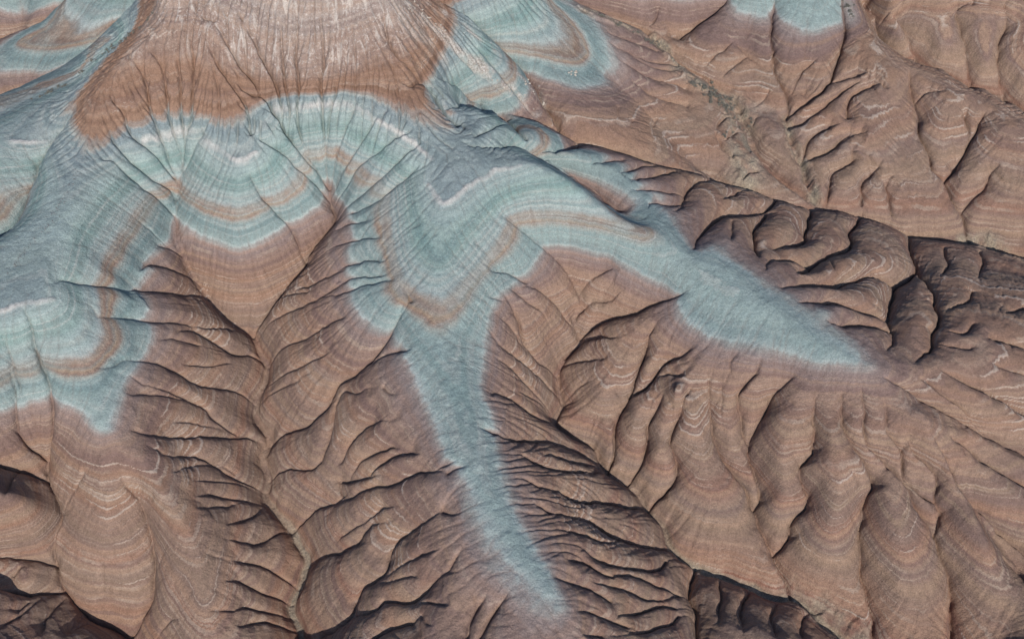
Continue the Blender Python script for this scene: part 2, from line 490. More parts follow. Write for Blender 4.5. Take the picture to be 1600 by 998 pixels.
# where rock layers come to the surface: layer height | course
OUTCROPS = '''
60|E -60,930 75,910 215,840 230,855 330,900 420,998 H 490,62 E 540,900 590,760 680,640 690,480 650,350 700,200 790,140 830,50 900,110 1000,150 1100,180 1180,150 1300,80 1400,20 1470,-30 1530,-60 F 20,-30 60,70 40,250 60,430 150,530 230,560 260,600 330,760 420,920 I 440,30 480,170 530,220 590,330 650,470 740,610 830,700 930,810 1010,870 1030,820 960,680 900,570 820,440 750,250 710,50 F 690,900 640,830 670,700 680,570 710,440 750,370 850,300 910,210 1000,160 1120,190 1250,210 1400,310 1530,370 G 20,500 100,570 250,610 400,640 550,690 700,710 830,690 800,640 700,580 560,480 420,370 300,260 180,200 60,180 P 1050,345 1020,305 985,270 960,255
60|P 835,105 B 870,350 1000,380 1150,410 1270,380 1280,340 1230,200 1150,80 1040,20 980,-20
60|D 220,10 300,80 390,90 440,70 500,110 600,160 700,130 810,100 790,20
60|A -60,335 0,332 150,330 300,305 370,290
60|A -60,20 30,60 60,90 120,80 190,50 260,0
52|A -60,180 0,150 100,120 200,80
87|A 250,470 300,570 350,640 400,730 490,690 520,640 600,600 740,550 880,550 1000,580 1080,590 1180,500 1270,450 1400,430 1585,430 B 150,460 300,540 480,610 530,600 520,560 450,500 400,430 450,320 500,240
68|A 820,870 900,920 1000,960 1100,975 1200,940 1300,900 1380,820
68|A 1400,690 1480,700 1560,690 B 0,695 60,760 150,830 230,900 F 210,0 230,150 270,330 380,430 470,465 540,420 640,290 740,150 790,50 830,30 1000,20 1200,50 1390,100
68|E 60,740 190,685 300,700 400,710 500,600 480,480 470,350 490,230 600,70 650,-10 A 700,900 790,840
68|B 740,215 900,240 1100,270 1130,240 1090,170 1040,90 960,20
68|A 70,200 280,190 540,170
68|A 0,880 150,870
83|A 660,660 820,620 900,620 1000,700 1080,745 1180,710
83|A 1260,510 1400,500 1585,490 B 0,490 90,500 180,560 310,650 420,720
83|B 410,850 480,940 560,880 680,800 830,760
83|E 0,480 110,420 240,400
83|A 60,650 150,665 250,650
103|A 650,120 800,140 930,130 1060,230 1220,340 1400,370 1585,340 B 60,300 200,200 300,180
40|P 1420,20 1470,30 1540,20 1590,40
48|P 1350,60 1390,110 1450,135 1540,165 1600,200
53|P 180,700 220,725
44|P 1250,690 1330,700 1420,700
72|F 300,170 335,240 400,300 450,318 520,290 600,210 700,80 745,20
77|F 365,60 400,150 450,225 500,180 560,80
55|P 842,140 870,147 900,153 960,155 1000,138 1012,110
50|P 870,180 930,195 990,200
50|P 1480,590 1540,600
46|P 960,998 1000,1000
36|P 310,890 320,940
'''

# ------------------------------------------------------------------ step 1: large relief from valley and crest levels
R1 = 1.5
nx1 = int((X1 - X0) / R1) + 1; ny1 = int((Y1 - Y0) / R1) + 1
def solve(points, res, nx, ny, k=0.0, iters=500, edge=None):
    """membrane through given points (x, y, value), -k curvature; coarse to fine red-black relaxation"""
    lv = []
    r = res
    while nx > 20 and ny > 20:
        lv.append((r, nx, ny)); r *= 2; nx = (nx + 1) // 2; ny = (ny + 1) // 2
    lv.append((r, nx, ny))
    px, py, pv = points
    h = None
    for r, nx, ny in reversed(lv):
        ix = np.clip(np.round((px - X0) / r).astype(int), 0, nx - 1); iy = np.clip(np.round((py - Y0) / r).astype(int), 0, ny - 1)
        s = np.zeros((ny, nx)); c = np.zeros((ny, nx))
        np.add.at(s, (iy, ix), pv); np.add.at(c, (iy, ix), 1)
        fix = c > 0; val = np.where(fix, s / np.maximum(c, 1), 0)
        if h is None: h = np.full((ny, nx), pv.mean())
        else: h = cubic_at_sep(h, np.arange(ny) / 2.0, np.arange(nx) / 2.0).astype(float)
        h[fix] = val[fix]
        yy, xx = np.mgrid[0:ny, 0:nx]; red = ((yy + xx) & 1) == 0
        om = 1.8
        for it in range(iters if r > res else iters // 2):
            for col in (red, ~red):
                p = np.pad(h, 1, mode='edge')
                a = 0.25 * (p[:-2, 1:-1] + p[2:, 1:-1] + p[1:-1, :-2] + p[1:-1, 2:] + k * r * r)
                h = np.where(col & ~fix, h + om * (a - h), h)
    return h

def world_line(s):
    q = dense(pl(s), 2.0)
    x, y = at(q[:, 0], q[:, 1], q[:, 2])
    return np.stack([x, y, q[:, 2]], 1)
inside = lambda q: q[(q[:, 0] > X0) & (q[:, 0] < X1) & (q[:, 1] > Y0) & (q[:, 1] < Y1)]
def head_taper(n, up=0.35, lo=0.0):
    t = np.linspace(0, 1, n)
    s = np.clip(t / up, 0, 1)
    return lo + (1 - lo) * s * s * (3 - 2 * s)
TW = {k: world_line(v) for k, v in TRUNKS.items()}
CW = {k: world_line(v) for k, v in CRESTS.items()}
def trunk_depth(k):
    d = 7.0 if k in ('T1', 'T3', 'T5', 'T9') else 5.5 if k.startswith('T1') or k[0] == 'g' else 6.5
    return d * head_taper(len(TW[k]), 0.25, 0.15)
def lifted(k):
    q = TW[k].copy(); q[:, 2] += trunk_depth(k) + 0.4; return q
pts = np.vstack([inside(q) for q in [lifted(k) for k in TW] + list(CW.values())])
h1 = solve((pts[:, 0], pts[:, 1], pts[:, 2]), R1, nx1, ny1, k=0.012)
h = cubic_at_sep(h1, (gy1 - Y0) / R1, (gx1 - X0) / R1)
h = blur(h, 6.0)

# ------------------------------------------------------------------ step 2: cut the valleys and gullies
wx = 0.9 * fbm(9.0, 11, 3); wy = 0.9 * fbm(9.0, 23, 3)
acc = np.zeros_like(h)
P = 4.0
def carve(x, y, d, lam, flat=0.0, store=None, slot=0.6):
    n = max(2, int(np.hypot(np.diff(x), np.diff(y)).sum() / 3.0))
    s = np.concatenate([[0], np.cumsum(np.hypot(np.diff(x), np.diff(y)))])
    if s[-1] < 1: return
    t = np.linspace(0, s[-1], n + 1)
    x = np.interp(t, s, x); y = np.interp(t, s, y); d = np.interp(t, s, d)
    R = 3.6 * lam + flat + 1
    def win(xa, xb, ya, yb):
        i0 = int(max(0, (xa - R - X0) / RES)); i1 = int(min(NX, (xb + R - X0) / RES + 1))
        j0 = int(max(0, (ya - R - Y0) / RES)); j1 = int(min(NY, (yb + R - Y0) / RES + 1))
        return i0, i1, j0, j1
    I0, I1, J0, J1 = win(x.min(), x.max(), y.min(), y.max())
    if I1 <= I0 or J1 <= J0: return
    best = np.full((J1 - J0, I1 - I0), 1e9, np.float32); dep = np.zeros_like(best)
    for a in range(n):
        i0, i1, j0, j1 = win(min(x[a], x[a + 1]), max(x[a], x[a + 1]), min(y[a], y[a + 1]), max(y[a], y[a + 1]))
        if i1 <= i0 or j1 <= j0: continue
        XX = gx1[None, i0:i1] + wx[j0:j1, i0:i1]; YY = gy1[j0:j1, None] + wy[j0:j1, i0:i1]
        vx, vy = x[a + 1] - x[a], y[a + 1] - y[a]
        u = np.clip(((XX - x[a]) * vx + (YY - y[a]) * vy) / max(1e-6, vx * vx + vy * vy), 0, 1)
        ds = (XX - x[a] - u * vx) ** 2 + (YY - y[a] - u * vy) ** 2
        b = best[j0 - J0:j1 - J0, i0 - I0:i1 - I0]; q = dep[j0 - J0:j1 - J0, i0 - I0:i1 - I0]
        m = ds < b
        b[m] = ds[m]; q[m] = (d[a] + u * (d[a + 1] - d[a]))[m]
    dist = np.sqrt(best)
    if store is not None:
        sub = store[J0:J1, I0:I1]; np.minimum(sub, dist, out=sub)
    dd = np.maximum(0, dist - flat)
    val = dep * (0.84 * np.exp(-dd / lam) + 0.16 * np.exp(-dd / 1.2)) + slot * np.minimum(1, dep / 1.5) * np.exp(-dd / 0.5)
    acc[J0:J1, I0:I1] += val ** P


bed = np.full_like(h, 99.0)        # distance to the pale dry stream beds
base = h.copy()
WIDE = {'T1': 1.1, 'T3': 0.7, 'T5': 0.4, 'T6': 1.5, 'T6b': 0.6}
for k, q in TW.items():
    carve(q[:, 0], q[:, 1], trunk_depth(k), (8.0 if k in ('T1', 'T3', 'T5', 'T9') else 4.6), WIDE.get(k, 0.0), bed if k in WIDE else None, 0.5 if k in WIDE else 1.3)
lines = []
for ln in GULLIES.strip().splitlines():
    d, lam, s = ln.split('|')
    q = dense(pl(s), 4.0)
    lines.append((float(d), float(lam), q))
allq = np.vstack([q for _, _, q in lines])
gxw, gyw, gzw = on_ground(base, allq[:, 0], allq[:, 1], 1.5)
i = 0
drops = []
BR = []
for d, lam, q in lines:
    n = len(q); hz = sample(base, gxw[i:i + n], gyw[i:i + n]); i += n
    t = 1.5 * d * head_taper(n) + 0.4
    drops.append(t[::-1] if hz[0] < hz[-1] else t)
gxw, gyw, gzw = on_ground(base, allq[:, 0], allq[:, 1], np.concatenate(drops))
i = 0
for d, lam, q in lines:
    n = len(q); x, y = gxw[i:i + n], gyw[i:i + n]; i += n
    hz = sample(base, x, y)
    if hz[0] < hz[-1]: x, y = x[::-1], y[::-1]
    carve(x, y, 1.5 * d * head_taper(n), 1.05 * lam)
    if d >= 2.5: BR.append((1.5 * d, lam, x, y))
br = np.random.default_rng(2024)
def branches(x, y, d, lam, every):
    s_ = np.concatenate([[0], np.cumsum(np.hypot(np.diff(x), np.diff(y)))])
    p_ = br.uniform(0.25, 0.6) * every
    side = br.choice([-1, 1])
    while p_ < s_[-1] * 0.92:
        i_ = int(np.searchsorted(s_, p_)); i_ = min(max(i_, 1), len(x) - 2)
        ang = math.atan2(y[i_ - 1] - y[i_ + 1], x[i_ - 1] - x[i_ + 1]) + side * math.radians(br.uniform(28, 62))
        L_ = br.uniform(0.5, 1.3) * lam * 1.3; n_ = 7; bend = -side * br.uniform(0, 0.12)
        bx = [x[i_]]; by = [y[i_]]
        for _ in range(n_):
            bx.append(bx[-1] + L_ / n_ * math.cos(ang)); by.append(by[-1] + L_ / n_ * math.sin(ang)); ang += bend + br.normal(0, 0.1)
        f_ = br.uniform(0.2, 0.5)
        carve(np.array(bx[::-1]), np.array(by[::-1]), d * f_ * head_taper(n_ + 1, 0.8), lam * 0.32, slot=0.3)
        p_ += every * br.uniform(0.5, 1.6)
        if br.random() < 0.7: side = -side
for d, lam, x, y in BR: branches(x, y, d, lam, 7.5)
h = base - (acc ** (1 / P)).astype(np.float32)

# ------------------------------------------------------------------ step 3: run water over it (rills)
def rills(h, rounds, drops, steps, amp, cap, seed, sm=1.0, bg_s=7.0):
    r = np.random.default_rng(seed)
    tot = np.zeros(NX * NY, np.float32)
    for _ in range(rounds):
        hs = blur(h, sm)
        gy, gx = np.gradient(hs)
        gl = np.sqrt(gx * gx + gy * gy) + 1e-6
        ux = (-gx / gl).ravel(); uy = (-gy / gl).ravel()
        x = r.uniform(2, NX - 3, drops).astype(np.float32); y = r.uniform(2, NY - 3, drops).astype(np.float32)
        A = np.zeros(NX * NY, np.float32)
        for s in range(steps):
            idx = (y + 0.5).astype(np.int64) * NX + (x + 0.5).astype(np.int64)
            A += np.bincount(idx, minlength=NX * NY).astype(np.float32)
            x = np.clip(x + ux[idx], 2, NX - 3); y = np.clip(y + uy[idx], 2, NY - 3)
        A = A.reshape(NY, NX)
        F = np.minimum(np.log1p(A), cap)
        F = blur(F, 0.8)
        st = np.clip(gl / RES / 0.35, 0, 1.3)
        h = h - amp * st * (F - blur(F, bg_s))
    return h, F
h += 0.16 * fbm(3.0, 91, 3, 0.6)
h += (0.5 * noise(14.0, 77))
RA = np.clip(0.36 + 0.35 * noise(45.0, 711), 0.12, 0.8)
for u_, v_, r_, a_ in ((900, 760, 26, .7), (960, 860, 28, .7), (820, 640, 18, .5), (270, 150, 35, 1.3), (420, 130, 30, 0.8), (520, 200, 35, .6), (640, 110, 26, 1.0), (780, 110, 14, .5), (850, 250, 20, .5), (590, 420, 16, .8),
                       (760, 420, 16, .7), (1560, 120, 25, .5), (1330, 150, 14, .6), (1500, 480, 16, .7), (30, 620, 18, .6), (200, 360, 18, .3)):
    q_ = on_ground(base, np.array([u_]), np.array([v_]))
    RA = RA + 1.15 * a_ * np.exp(-((gx1[None] - q_[0][0]) ** 2 + (gy1[:, None] - q_[1][0]) ** 2) / (2 * r_ * r_))
zz_ = np.clip((base - 84) / 3, 0, 1) * np.clip((108 - base) / 6, 0.3, 1)
RA = RA * (1 - 0.62 * np.clip((base - 59) / 3, 0, 1) * np.clip((86 - base) / 3, 0, 1)) + 0.8 * zz_
h, F1 = rills(h, 2, 260000, 70, 0.06 * RA, 4.5, 5, 1.6, 9.0)
h, F2 = rills(h, 2, 420000, 34, 0.05 * RA, 3.6, 6, 0.9, 4.0)

def streaks(h, n, seed, sm):
    r = np.random.default_rng(seed)
    w = blur(r.standard_normal((NY, NX)).astype(np.float32), 0.7)
    gy, gx = np.gradient(blur(h, sm)); gl = np.sqrt(gx * gx + gy * gy) + 1e-6
    ux = (gx / gl).ravel(); uy = (gy / gl).ravel(); wf = w.ravel()
    out = wf.copy()
    for sg in (1, -1):
        y, x = [a.ravel().astype(np.float32) for a in np.mgrid[0:NY, 0:NX]]
        for i in range(n):
            idx = (np.clip(y, 0, NY - 1.6) + 0.5).astype(np.int32) * NX + (np.clip(x, 0, NX - 1.6) + 0.5).astype(np.int32)
            x = x + sg * 1.3 * ux[idx]; y = y + sg * 1.3 * uy[idx]
            idx = (np.clip(y, 0, NY - 1.6) + 0.5).astype(np.int32) * NX + (np.clip(x, 0, NX - 1.6) + 0.5).astype(np.int32)
            out += wf[idx]
    out = out.reshape(NY, NX)
    return out / out.std()
streak = streaks(h, 9, 8, 1.5)
steep = np.clip(np.hypot(*np.gradient(blur(h, 2.0))) / RES / 0.5, 0, 1)
h += 0.016 * streak * steep * np.clip(0.5 + 0.8 * noise(6.0, 613), 0, 1)
# crumbling cracked clay of the orange slopes and the pale ledges above them
up_ = np.clip((base - 88) / 4, 0, 1)
h += up_ * (0.35 * np.abs(fbm(3.2, 808, 3)) + 0.06 * streak)

# ------------------------------------------------------------------ step 4: rock layers (stratigraphic height of the surface)
px_, py_, pv_ = [], [], []
for ln in OUTCROPS.strip().splitlines():
    S, s = ln.split('|')
    q = dense(pl(s), 5.0)
    x, y, z = on_ground(h, q[:, 0], q[:, 1])
    hh = sample(blur(h, 3.0), x, y)
    px_.append(x); py_.append(y); pv_.append(float(S) - hh)
px_ = np.concatenate(px_); py_ = np.concatenate(py_); pv_ = np.clip(np.concatenate(pv_), -26, 26)
R2 = 2.5
nx2 = int((X1 - X0) / R2) + 1; ny2 = int((Y1 - Y0) / R2) + 1
ok = (px_ > X0) & (px_ < X1) & (py_ > Y0) & (py_ < Y1)
print('layer shift: mean %.1f  sd %.1f  max %.1f' % (pv_[ok].mean(), pv_[ok].std(), np.abs(pv_[ok]).max()))
c2 = solve((px_[ok], py_[ok], pv_[ok]), R2, nx2, ny2, 0.0, 300)
corr = blur(cubic_at_sep(c2, (gy1 - Y0) / R2, (gx1 - X0) / R2), 6.0)
strata = h + corr + 0.35 * fbm(20.0, 55, 3)

# ------------------------------------------------------------------ materials
def mat_ground():
    m = bpy.data.materials.new("badland_clay"); m.use_nodes = True
    nt = m.node_tree; N = nt.nodes; L = nt.links
    bs = N['Principled BSDF']; bs.inputs['Roughness'].default_value = 0.95
    bs.inputs['Specular IOR Level'].default_value = 0.15
    def node(t, **kw):
        n = N.new(t)
        for k, v in kw.items(): setattr(n, k, v)
        return n
    def math_(op, a, b=None, c=None):
        n = node('ShaderNodeMath', operation=op)
        for i, q in enumerate((a, b, c)):
            if q is None: continue
            if isinstance(q, (int, float)): n.inputs[i].default_value = q
            else: L.new(q, n.inputs[i])
        return n.outputs[0]
    def mix(f, a, b, blend='MIX'):
        n = node('ShaderNodeMix', data_type='RGBA', blend_type=blend)
        for s, q in ((n.inputs['Factor'], f), (n.inputs[6], a), (n.inputs[7], b)):
            if isinstance(q, (int, float)): s.default_value = q
            elif isinstance(q, tuple): s.default_value = q + (1,)
            else: L.new(q, s)
        return n.outputs[2]
    def ramp(fac, stops, interp='LINEAR'):
        n = node('ShaderNodeValToRGB'); cr = n.color_ramp; cr.interpolation = interp
        while len(cr.elements) > 1: cr.elements.remove(cr.elements[-1])
        for i, (p, c) in enumerate(stops):
            e = cr.elements[0] if i == 0 else cr.elements.new(p)
            e.position = p; e.color = c + (1,) if len(c) == 3 else c
        L.new(fac, n.inputs[0])
        return n.outputs[0]
    def tex(vec, scale, detail=3, rough=0.55):
        n = node('ShaderNodeTexNoise'); n.inputs['Scale'].default_value = scale
        n.inputs['Detail'].default_value = detail; n.inputs['Roughness'].default_value = rough
        L.new(vec, n.inputs['Vector']); return n.outputs[0]
    geo = node('ShaderNodeNewGeometry')
    pos = geo.outputs['Position']
    sat = node('ShaderNodeAttribute', attribute_name='strata').outputs['Fac']
    flow = node('ShaderNodeAttribute', attribute_name='flow').outputs['Fac']
    sand = node('ShaderNodeAttribute', attribute_name='sand').outputs['Fac']
    scree = node('ShaderNodeAttribute', attribute_name='scree').outputs['Fac']
    nz = tex(pos, 0.35, 4, 0.6)
    nf = tex(pos, 1.6, 3, 0.6)
    s = math_('ADD', sat, math_('MULTIPLY', math_('SUBTRACT', nz, 0.5), 0.55))
    s = math_('ADD', s, math_('MULTIPLY', math_('SUBTRACT', nf, 0.5), 0.5))
    s01 = math_('DIVIDE', s, 128.0)
    br = (0.22, 0.142, 0.105); tan = (0.262, 0.188, 0.14); red = (0.25, 0.128, 0.092); pur = (0.19, 0.13, 0.115)
    teal = (0.262, 0.345, 0.342); pale = (0.345, 0.405, 0.398); grn = (0.222, 0.325, 0.308); blu = (0.235, 0.288, 0.305)
    och = (0.32, 0.245, 0.18); wht = (0.52, 0.52, 0.50); pnk = (0.275, 0.225, 0.21); org = (0.225, 0.14, 0.10)
    stops = [(0, red), (13, red), (18, (0.27, 0.165, 0.12)), (21, (0.21, 0.145, 0.118)), (24, tan), (28, (0.235, 0.175, 0.145)), (31, (0.26, 0.15, 0.11)), (34, (0.21, 0.15, 0.125)), (37, tan), (40, (0.22, 0.155, 0.13)), (43, (0.27, 0.165, 0.118)), (46, (0.275, 0.2, 0.15)), (49, (0.26, 0.165, 0.12)), (52.5, pur), (56, (0.225, 0.165, 0.15)), (59.5, pnk), (60.2, (0.30, 0.315, 0.30)), (88, blu),
             (89, org), (97, (0.235, 0.145, 0.105)), (102, (0.265, 0.195, 0.165)), (108, (0.325, 0.265, 0.235)), (118, (0.38, 0.33, 0.30)), (127, (0.40, 0.37, 0.345))]
    brn2 = (0.265, 0.195, 0.16); t2 = (0.215, 0.30, 0.298)
    tstops = [(59.3, pnk), (60.05, (0.29, 0.275, 0.26)), (60.5, pale), (61.2, (0.265, 0.345, 0.34)), (63.5, t2), (64.8, teal), (65.7, (0.30, 0.32, 0.295)), (66.3, brn2), (66.8, och), (67.3, (0.27, 0.245, 0.215)), (67.8, brn2),
              (68.5, (0.285, 0.215, 0.165)), (69.1, (0.28, 0.27, 0.25)), (69.9, pale), (71.0, teal), (71.9, (0.35, 0.405, 0.385)), (72.6, teal), (74.5, grn), (77.0, (0.20, 0.30, 0.29)), (78.4, (0.28, 0.37, 0.355)), (79.3, teal),
              (80.8, (0.27, 0.35, 0.345)), (82.0, (0.25, 0.315, 0.32)), (86.8, blu), (88.2, org)]
    assert len(stops) <= 32 and len(tstops) <= 32
    base = ramp(s01, [(p / 128.0, c) for p, c in stops])
    tfac = math_('DIVIDE', math_('SUBTRACT', s, 56.0), 34.0)
    tcol = ramp(tfac, [((p - 56) / 34.0, c) for p, c in tstops])
    wash_ = ramp(tex(pos, 0.055, 3), [(0.40, (0, 0, 0)), (0.66, (0.62,) * 3)])
    tcol = mix(wash_, tcol, (0.24, 0.305, 0.30))
    inz = ramp(tfac, [(0.075, (0, 0, 0)), (0.11, (1, 1, 1)), (0.93, (1, 1, 1)), (0.955, (0, 0, 0))])
    base = mix(inz, base, tcol)
    # thin beds: one-dimensional noise read along the layer height
    def beds(scale, off, detail=2.0):
        cx = node('ShaderNodeCombineXYZ')
        L.new(math_('MULTIPLY', s, scale), cx.inputs[2]); cx.inputs[0].default_value = off
        sc = node('ShaderNodeVectorMath', operation='SCALE'); L.new(pos, sc.inputs[0]); sc.inputs['Scale'].default_value = 0.004
        ad = node('ShaderNodeVectorMath', operation='ADD'); L.new(sc.outputs[0], ad.inputs[0]); L.new(cx.outputs[0], ad.inputs[1])
        n = node('ShaderNodeTexNoise'); n.inputs['Scale'].default_value = 1.0; n.inputs['Detail'].default_value = detail
        L.new(ad.outputs[0], n.inputs['Vector']); return n.outputs[0]
    b1 = beds(0.55, 3.1); b2 = beds(1.35, 9.7, 1.0); b3 = beds(0.9, 21.0, 0.0)
    low = ramp(s01, [(0, (1, 1, 1)), (56 / 128, (1, 1, 1)), (60 / 128, (0.03,) * 3), (86 / 128, (0.03,) * 3), (89 / 128, (0.6,) * 3), (1, (0.7,) * 3)])
    f1 = math_('MULTIPLY', ramp(b1, [(0.40, (0, 0, 0)), (0.62, (1, 1, 1))]), low)
    c = mix(math_('MULTIPLY', f1, 0.65), base, (0.34, 0.235, 0.17))
    f1b = math_('MULTIPLY', math_('MULTIPLY', ramp(b3, [(0.36, (1, 1, 1)), (0.50, (0, 0, 0))]), low), ramp(tex(pos, 0.05, 2), [(0.35, (0.35,) * 3), (0.6, (1, 1, 1))]))
    c = mix(math_('MULTIPLY', f1b, 0.65), c, (0.19, 0.128, 0.112))
    tz = math_('SUBTRACT', 1.0, low)
    tb = ramp(b1, [(0.36, (0.86, 0.88, 0.90)), (0.5, (1, 1, 1)), (0.66, (1.16, 1.15, 1.15))])
    c = mix(tz, c, mix(1.0, c, tb, 'MULTIPLY'))
    patch = ramp(tex(pos, 0.09, 2), [(0.42, (0, 0, 0)), (0.60, (1, 1, 1))])
    led = node('ShaderNodeAttribute', attribute_name='ledge').outputs['Fac']
    lf = ramp(math_('MULTIPLY', led, math_('ADD', 0.45, nf)), [(0.36, (0, 0, 0)), (0.6, (1, 1, 1))])
    c = mix(math_('MULTIPLY', lf, 0.75), c, (0.44, 0.365, 0.31))
    f2 = math_('MULTIPLY', math_('MULTIPLY', ramp(b2, [(0.56, (0, 0, 0)), (0.63, (1, 1, 1))]), low), patch)
    c = mix(math_('MULTIPLY', f2, 0.6), c, (0.39, 0.31, 0.25))
    f3 = math_('MULTIPLY', ramp(b2, [(0.55, (0, 0, 0)), (0.62, (1, 1, 1))]), math_('MULTIPLY', inz, math_('ADD', 0.25, wash_)))
    c = mix(math_('MULTIPLY', f3, 0.55), c, (0.42, 0.455, 0.435))
    # limestone flecks on the high pink beds
    hi = ramp(s01, [(97 / 128, (0, 0, 0)), (107 / 128, (1, 1, 1))])
    fl = ramp(tex(pos, 0.9, 5, 0.75), [(0.55, (0, 0, 0)), (0.66, (1, 1, 1))])
    c = mix(math_('MULTIPLY', hi, math_('MULTIPLY', fl, 0.75)), c, (0.62, 0.58, 0.55))
    chk = node('ShaderNodeAttribute', attribute_name='chalk').outputs['Fac']
    ck = ramp(math_('MULTIPLY', math_('ABSOLUTE', math_('SUBTRACT', s, 83.0)), 0.3), [(0.10, (1, 1, 1)), (0.42, (0, 0, 0))])
    c = mix(math_('MULTIPLY', math_('MULTIPLY', math_('MULTIPLY_ADD', ck, 0.5, 0.5), chk), 0.85), c, wht)
    stk = node('ShaderNodeAttribute', attribute_name='streak').outputs['Fac']
    st1 = ramp(math_('MULTIPLY_ADD', stk, 0.2, 0.5), [(0.1, (0.955,) * 3), (0.9, (1.045,) * 3)])
    c = mix(1.0, c, st1, 'MULTIPLY')
    c = mix(math_('MULTIPLY', hi, math_('MULTIPLY', ramp(math_('MULTIPLY_ADD', stk, 0.2, 0.5), [(0.62, (0, 0, 0)), (0.85, (1, 1, 1))]), 0.7)), c, (0.55, 0.51, 0.47))
    # pale crumbling scree and gravel in the beds
    sp_ = ramp(tex(pos, 1.4, 4, 0.8), [(0.35, (0.24, 0.19, 0.16)), (0.5, (0.42, 0.38, 0.34)), (0.65, (0.66, 0.63, 0.60))])
    c = mix(math_('MULTIPLY', scree, 0.8), c, sp_)
    sa = ramp(tex(pos, 1.1, 4, 0.8), [(0.34, (0.17, 0.165, 0.155)), (0.47, (0.26, 0.22, 0.17)), (0.6, (0.34, 0.295, 0.225)), (0.7, (0.40, 0.36, 0.29))])
    c = mix(sand, c, sa)
    # popcorn-clay mottling and darker brown lines down the rills
    mot = ramp(tex(pos, 0.55, 6, 0.7), [(0.3, (0.84,) * 3), (0.7, (1.14,) * 3)])
    c = mix(1.0, c, mot, 'MULTIPLY')
    gr = ramp(tex(pos, 2.4, 4, 0.85), [(0.34, (0.72,) * 3), (0.66, (1.28,) * 3)])
    c = mix(1.0, c, gr, 'MULTIPLY')
    c = mix(1.0, c, (1.0, 0.995, 1.02), 'MULTIPLY')
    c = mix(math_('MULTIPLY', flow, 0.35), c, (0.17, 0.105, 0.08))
    L.new(c, bs.inputs['Base Color'])
    bp = node('ShaderNodeBump'); bp.inputs['Strength'].default_value = 1.0; bp.inputs['Distance'].default_value = 0.55
    hb = math_('ADD', tex(pos, 1.3, 5, 0.72), math_('MULTIPLY', tex(pos, 4.5, 2, 0.7), 0.35))
    L.new(hb, bp.inputs['Height']); L.new(bp.outputs[0], bs.inputs['Normal'])
    return m
GROUND = mat_ground()

# ------------------------------------------------------------------ masks on the ground
def stroke(s, w):
    """0..1 mask round a course given in photo coordinates, w metres wide"""
    q = dense(pl(s), 4.0); x, y, z = on_ground(h, q[:, 0], q[:, 1])
    out = np.zeros_like(h)
    st = np.full_like(h, 99.0)
    R = w * 2.2
    for a in range(len(x) - 1):
        if math.hypot(x[a + 1] - x[a], y[a + 1] - y[a]) > 25: continue
        i0 = int(max(0, (min(x[a], x[a + 1]) - R - X0) / RES)); i1 = int(min(NX, (max(x[a], x[a + 1]) + R - X0) / RES + 1))
        j0 = int(max(0, (min(y[a], y[a + 1]) - R - Y0) / RES)); j1 = int(min(NY, (max(y[a], y[a + 1]) + R - Y0) / RES + 1))
        if i1 <= i0 or j1 <= j0: continue
        XX = gx1[None, i0:i1] + wx[j0:j1, i0:i1]; YY = gy1[j0:j1, None] + wy[j0:j1, i0:i1]
        vx, vy = x[a + 1] - x[a], y[a + 1] - y[a]
        u = np.clip(((XX - x[a]) * vx + (YY - y[a]) * vy) / max(1e-6, vx * vx + vy * vy), 0, 1)
        d = np.sqrt((XX - x[a] - u * vx) ** 2 + (YY - y[a] - u * vy) ** 2)
        sub = st[j0:j1, i0:i1]; np.minimum(sub, d, out=sub)
    return np.clip(1.5 - st / w, 0, 1)
sc_noise = np.clip(0.5 + 0.9 * fbm(3.5, 301, 3), 0, 1)
scree = np.maximum(stroke('P 625,0 680,45 720,80 760,112 800,142 835,175', 2.2), 0.8 * stroke('P 655,0 720,40 775,85 820,125 850,160', 1.6))
scree = np.maximum(scree, 0.6 * stroke('P 600,0 640,40 690,80', 2.5))
scree = scree * sc_noise
lr = np.random.default_rng(404)
Sg = np.arange(0, 130, 0.05); tab = np.zeros_like(Sg); pos_ = 2.0
while pos_ < 128:
    w_ = lr.uniform(0.17, 0.32); a_ = lr.uniform(0.3, 1.0) ** 1.5
    if 60 < pos_ < 87: a_ *= 0.4
    tab = np.maximum(tab, a_ * np.exp(-((Sg - pos_) / w_) ** 2))
    pos_ += lr.uniform(0.8, 3.4)
strata = strata + 0.05 * streak
ledge = np.interp(strata, Sg, tab).astype(np.float32) * np.clip(0.55 + 0.9 * noise(16.0, 517) + 0.5 * noise(5.0, 518), 0, 1)
h += (0.36 * ledge).astype(np.float32)
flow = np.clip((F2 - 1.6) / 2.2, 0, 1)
chalk = np.zeros_like(h)
for ln in OUTCROPS.strip().splitlines():
    S_, s_ = ln.split('|')
    if S_ == '83': chalk = np.maximum(chalk, stroke(s_, 0.85))
chalk *= np.clip(0.75 + 0.6 * fbm(7.0, 405, 3), 0.1, 1)
h += (0.45 * blur(chalk, 0.8)).astype(np.float32)
sand = np.clip(1.6 - bed / 1.1, 0, 1)
yy_ = gy1[:, None]
zlow = np.clip((30 - base) / 8, 0, 1)
wash = np.zeros_like(h)
for s, w in (('P 1070,112 1128,153 1150,185', 6), ('P 1150,180 1158,220 1165,260 1168,290', 6.5), ('P 1500,380 1550,390 1600,408', 2.6), ('P 1255,948 1290,968 1340,1000', 4), ('P 1232,925 1240,940', 3), ('P 905,14 956,34 1010,60 1070,112', 2.2),
             ('P 1227,190 1240,238 1254,259 1261,293 1275,320', 2.2), ('P 1150,290 1170,295', 3)):
    wash = np.maximum(wash, stroke(s, w))
sand = np.maximum(sand * zlow, wash * np.clip(0.6 + 0.6 * fbm(4.0, 402, 3), 0, 1))
print('grid', NX, NY, 'h', h.min(), h.max())

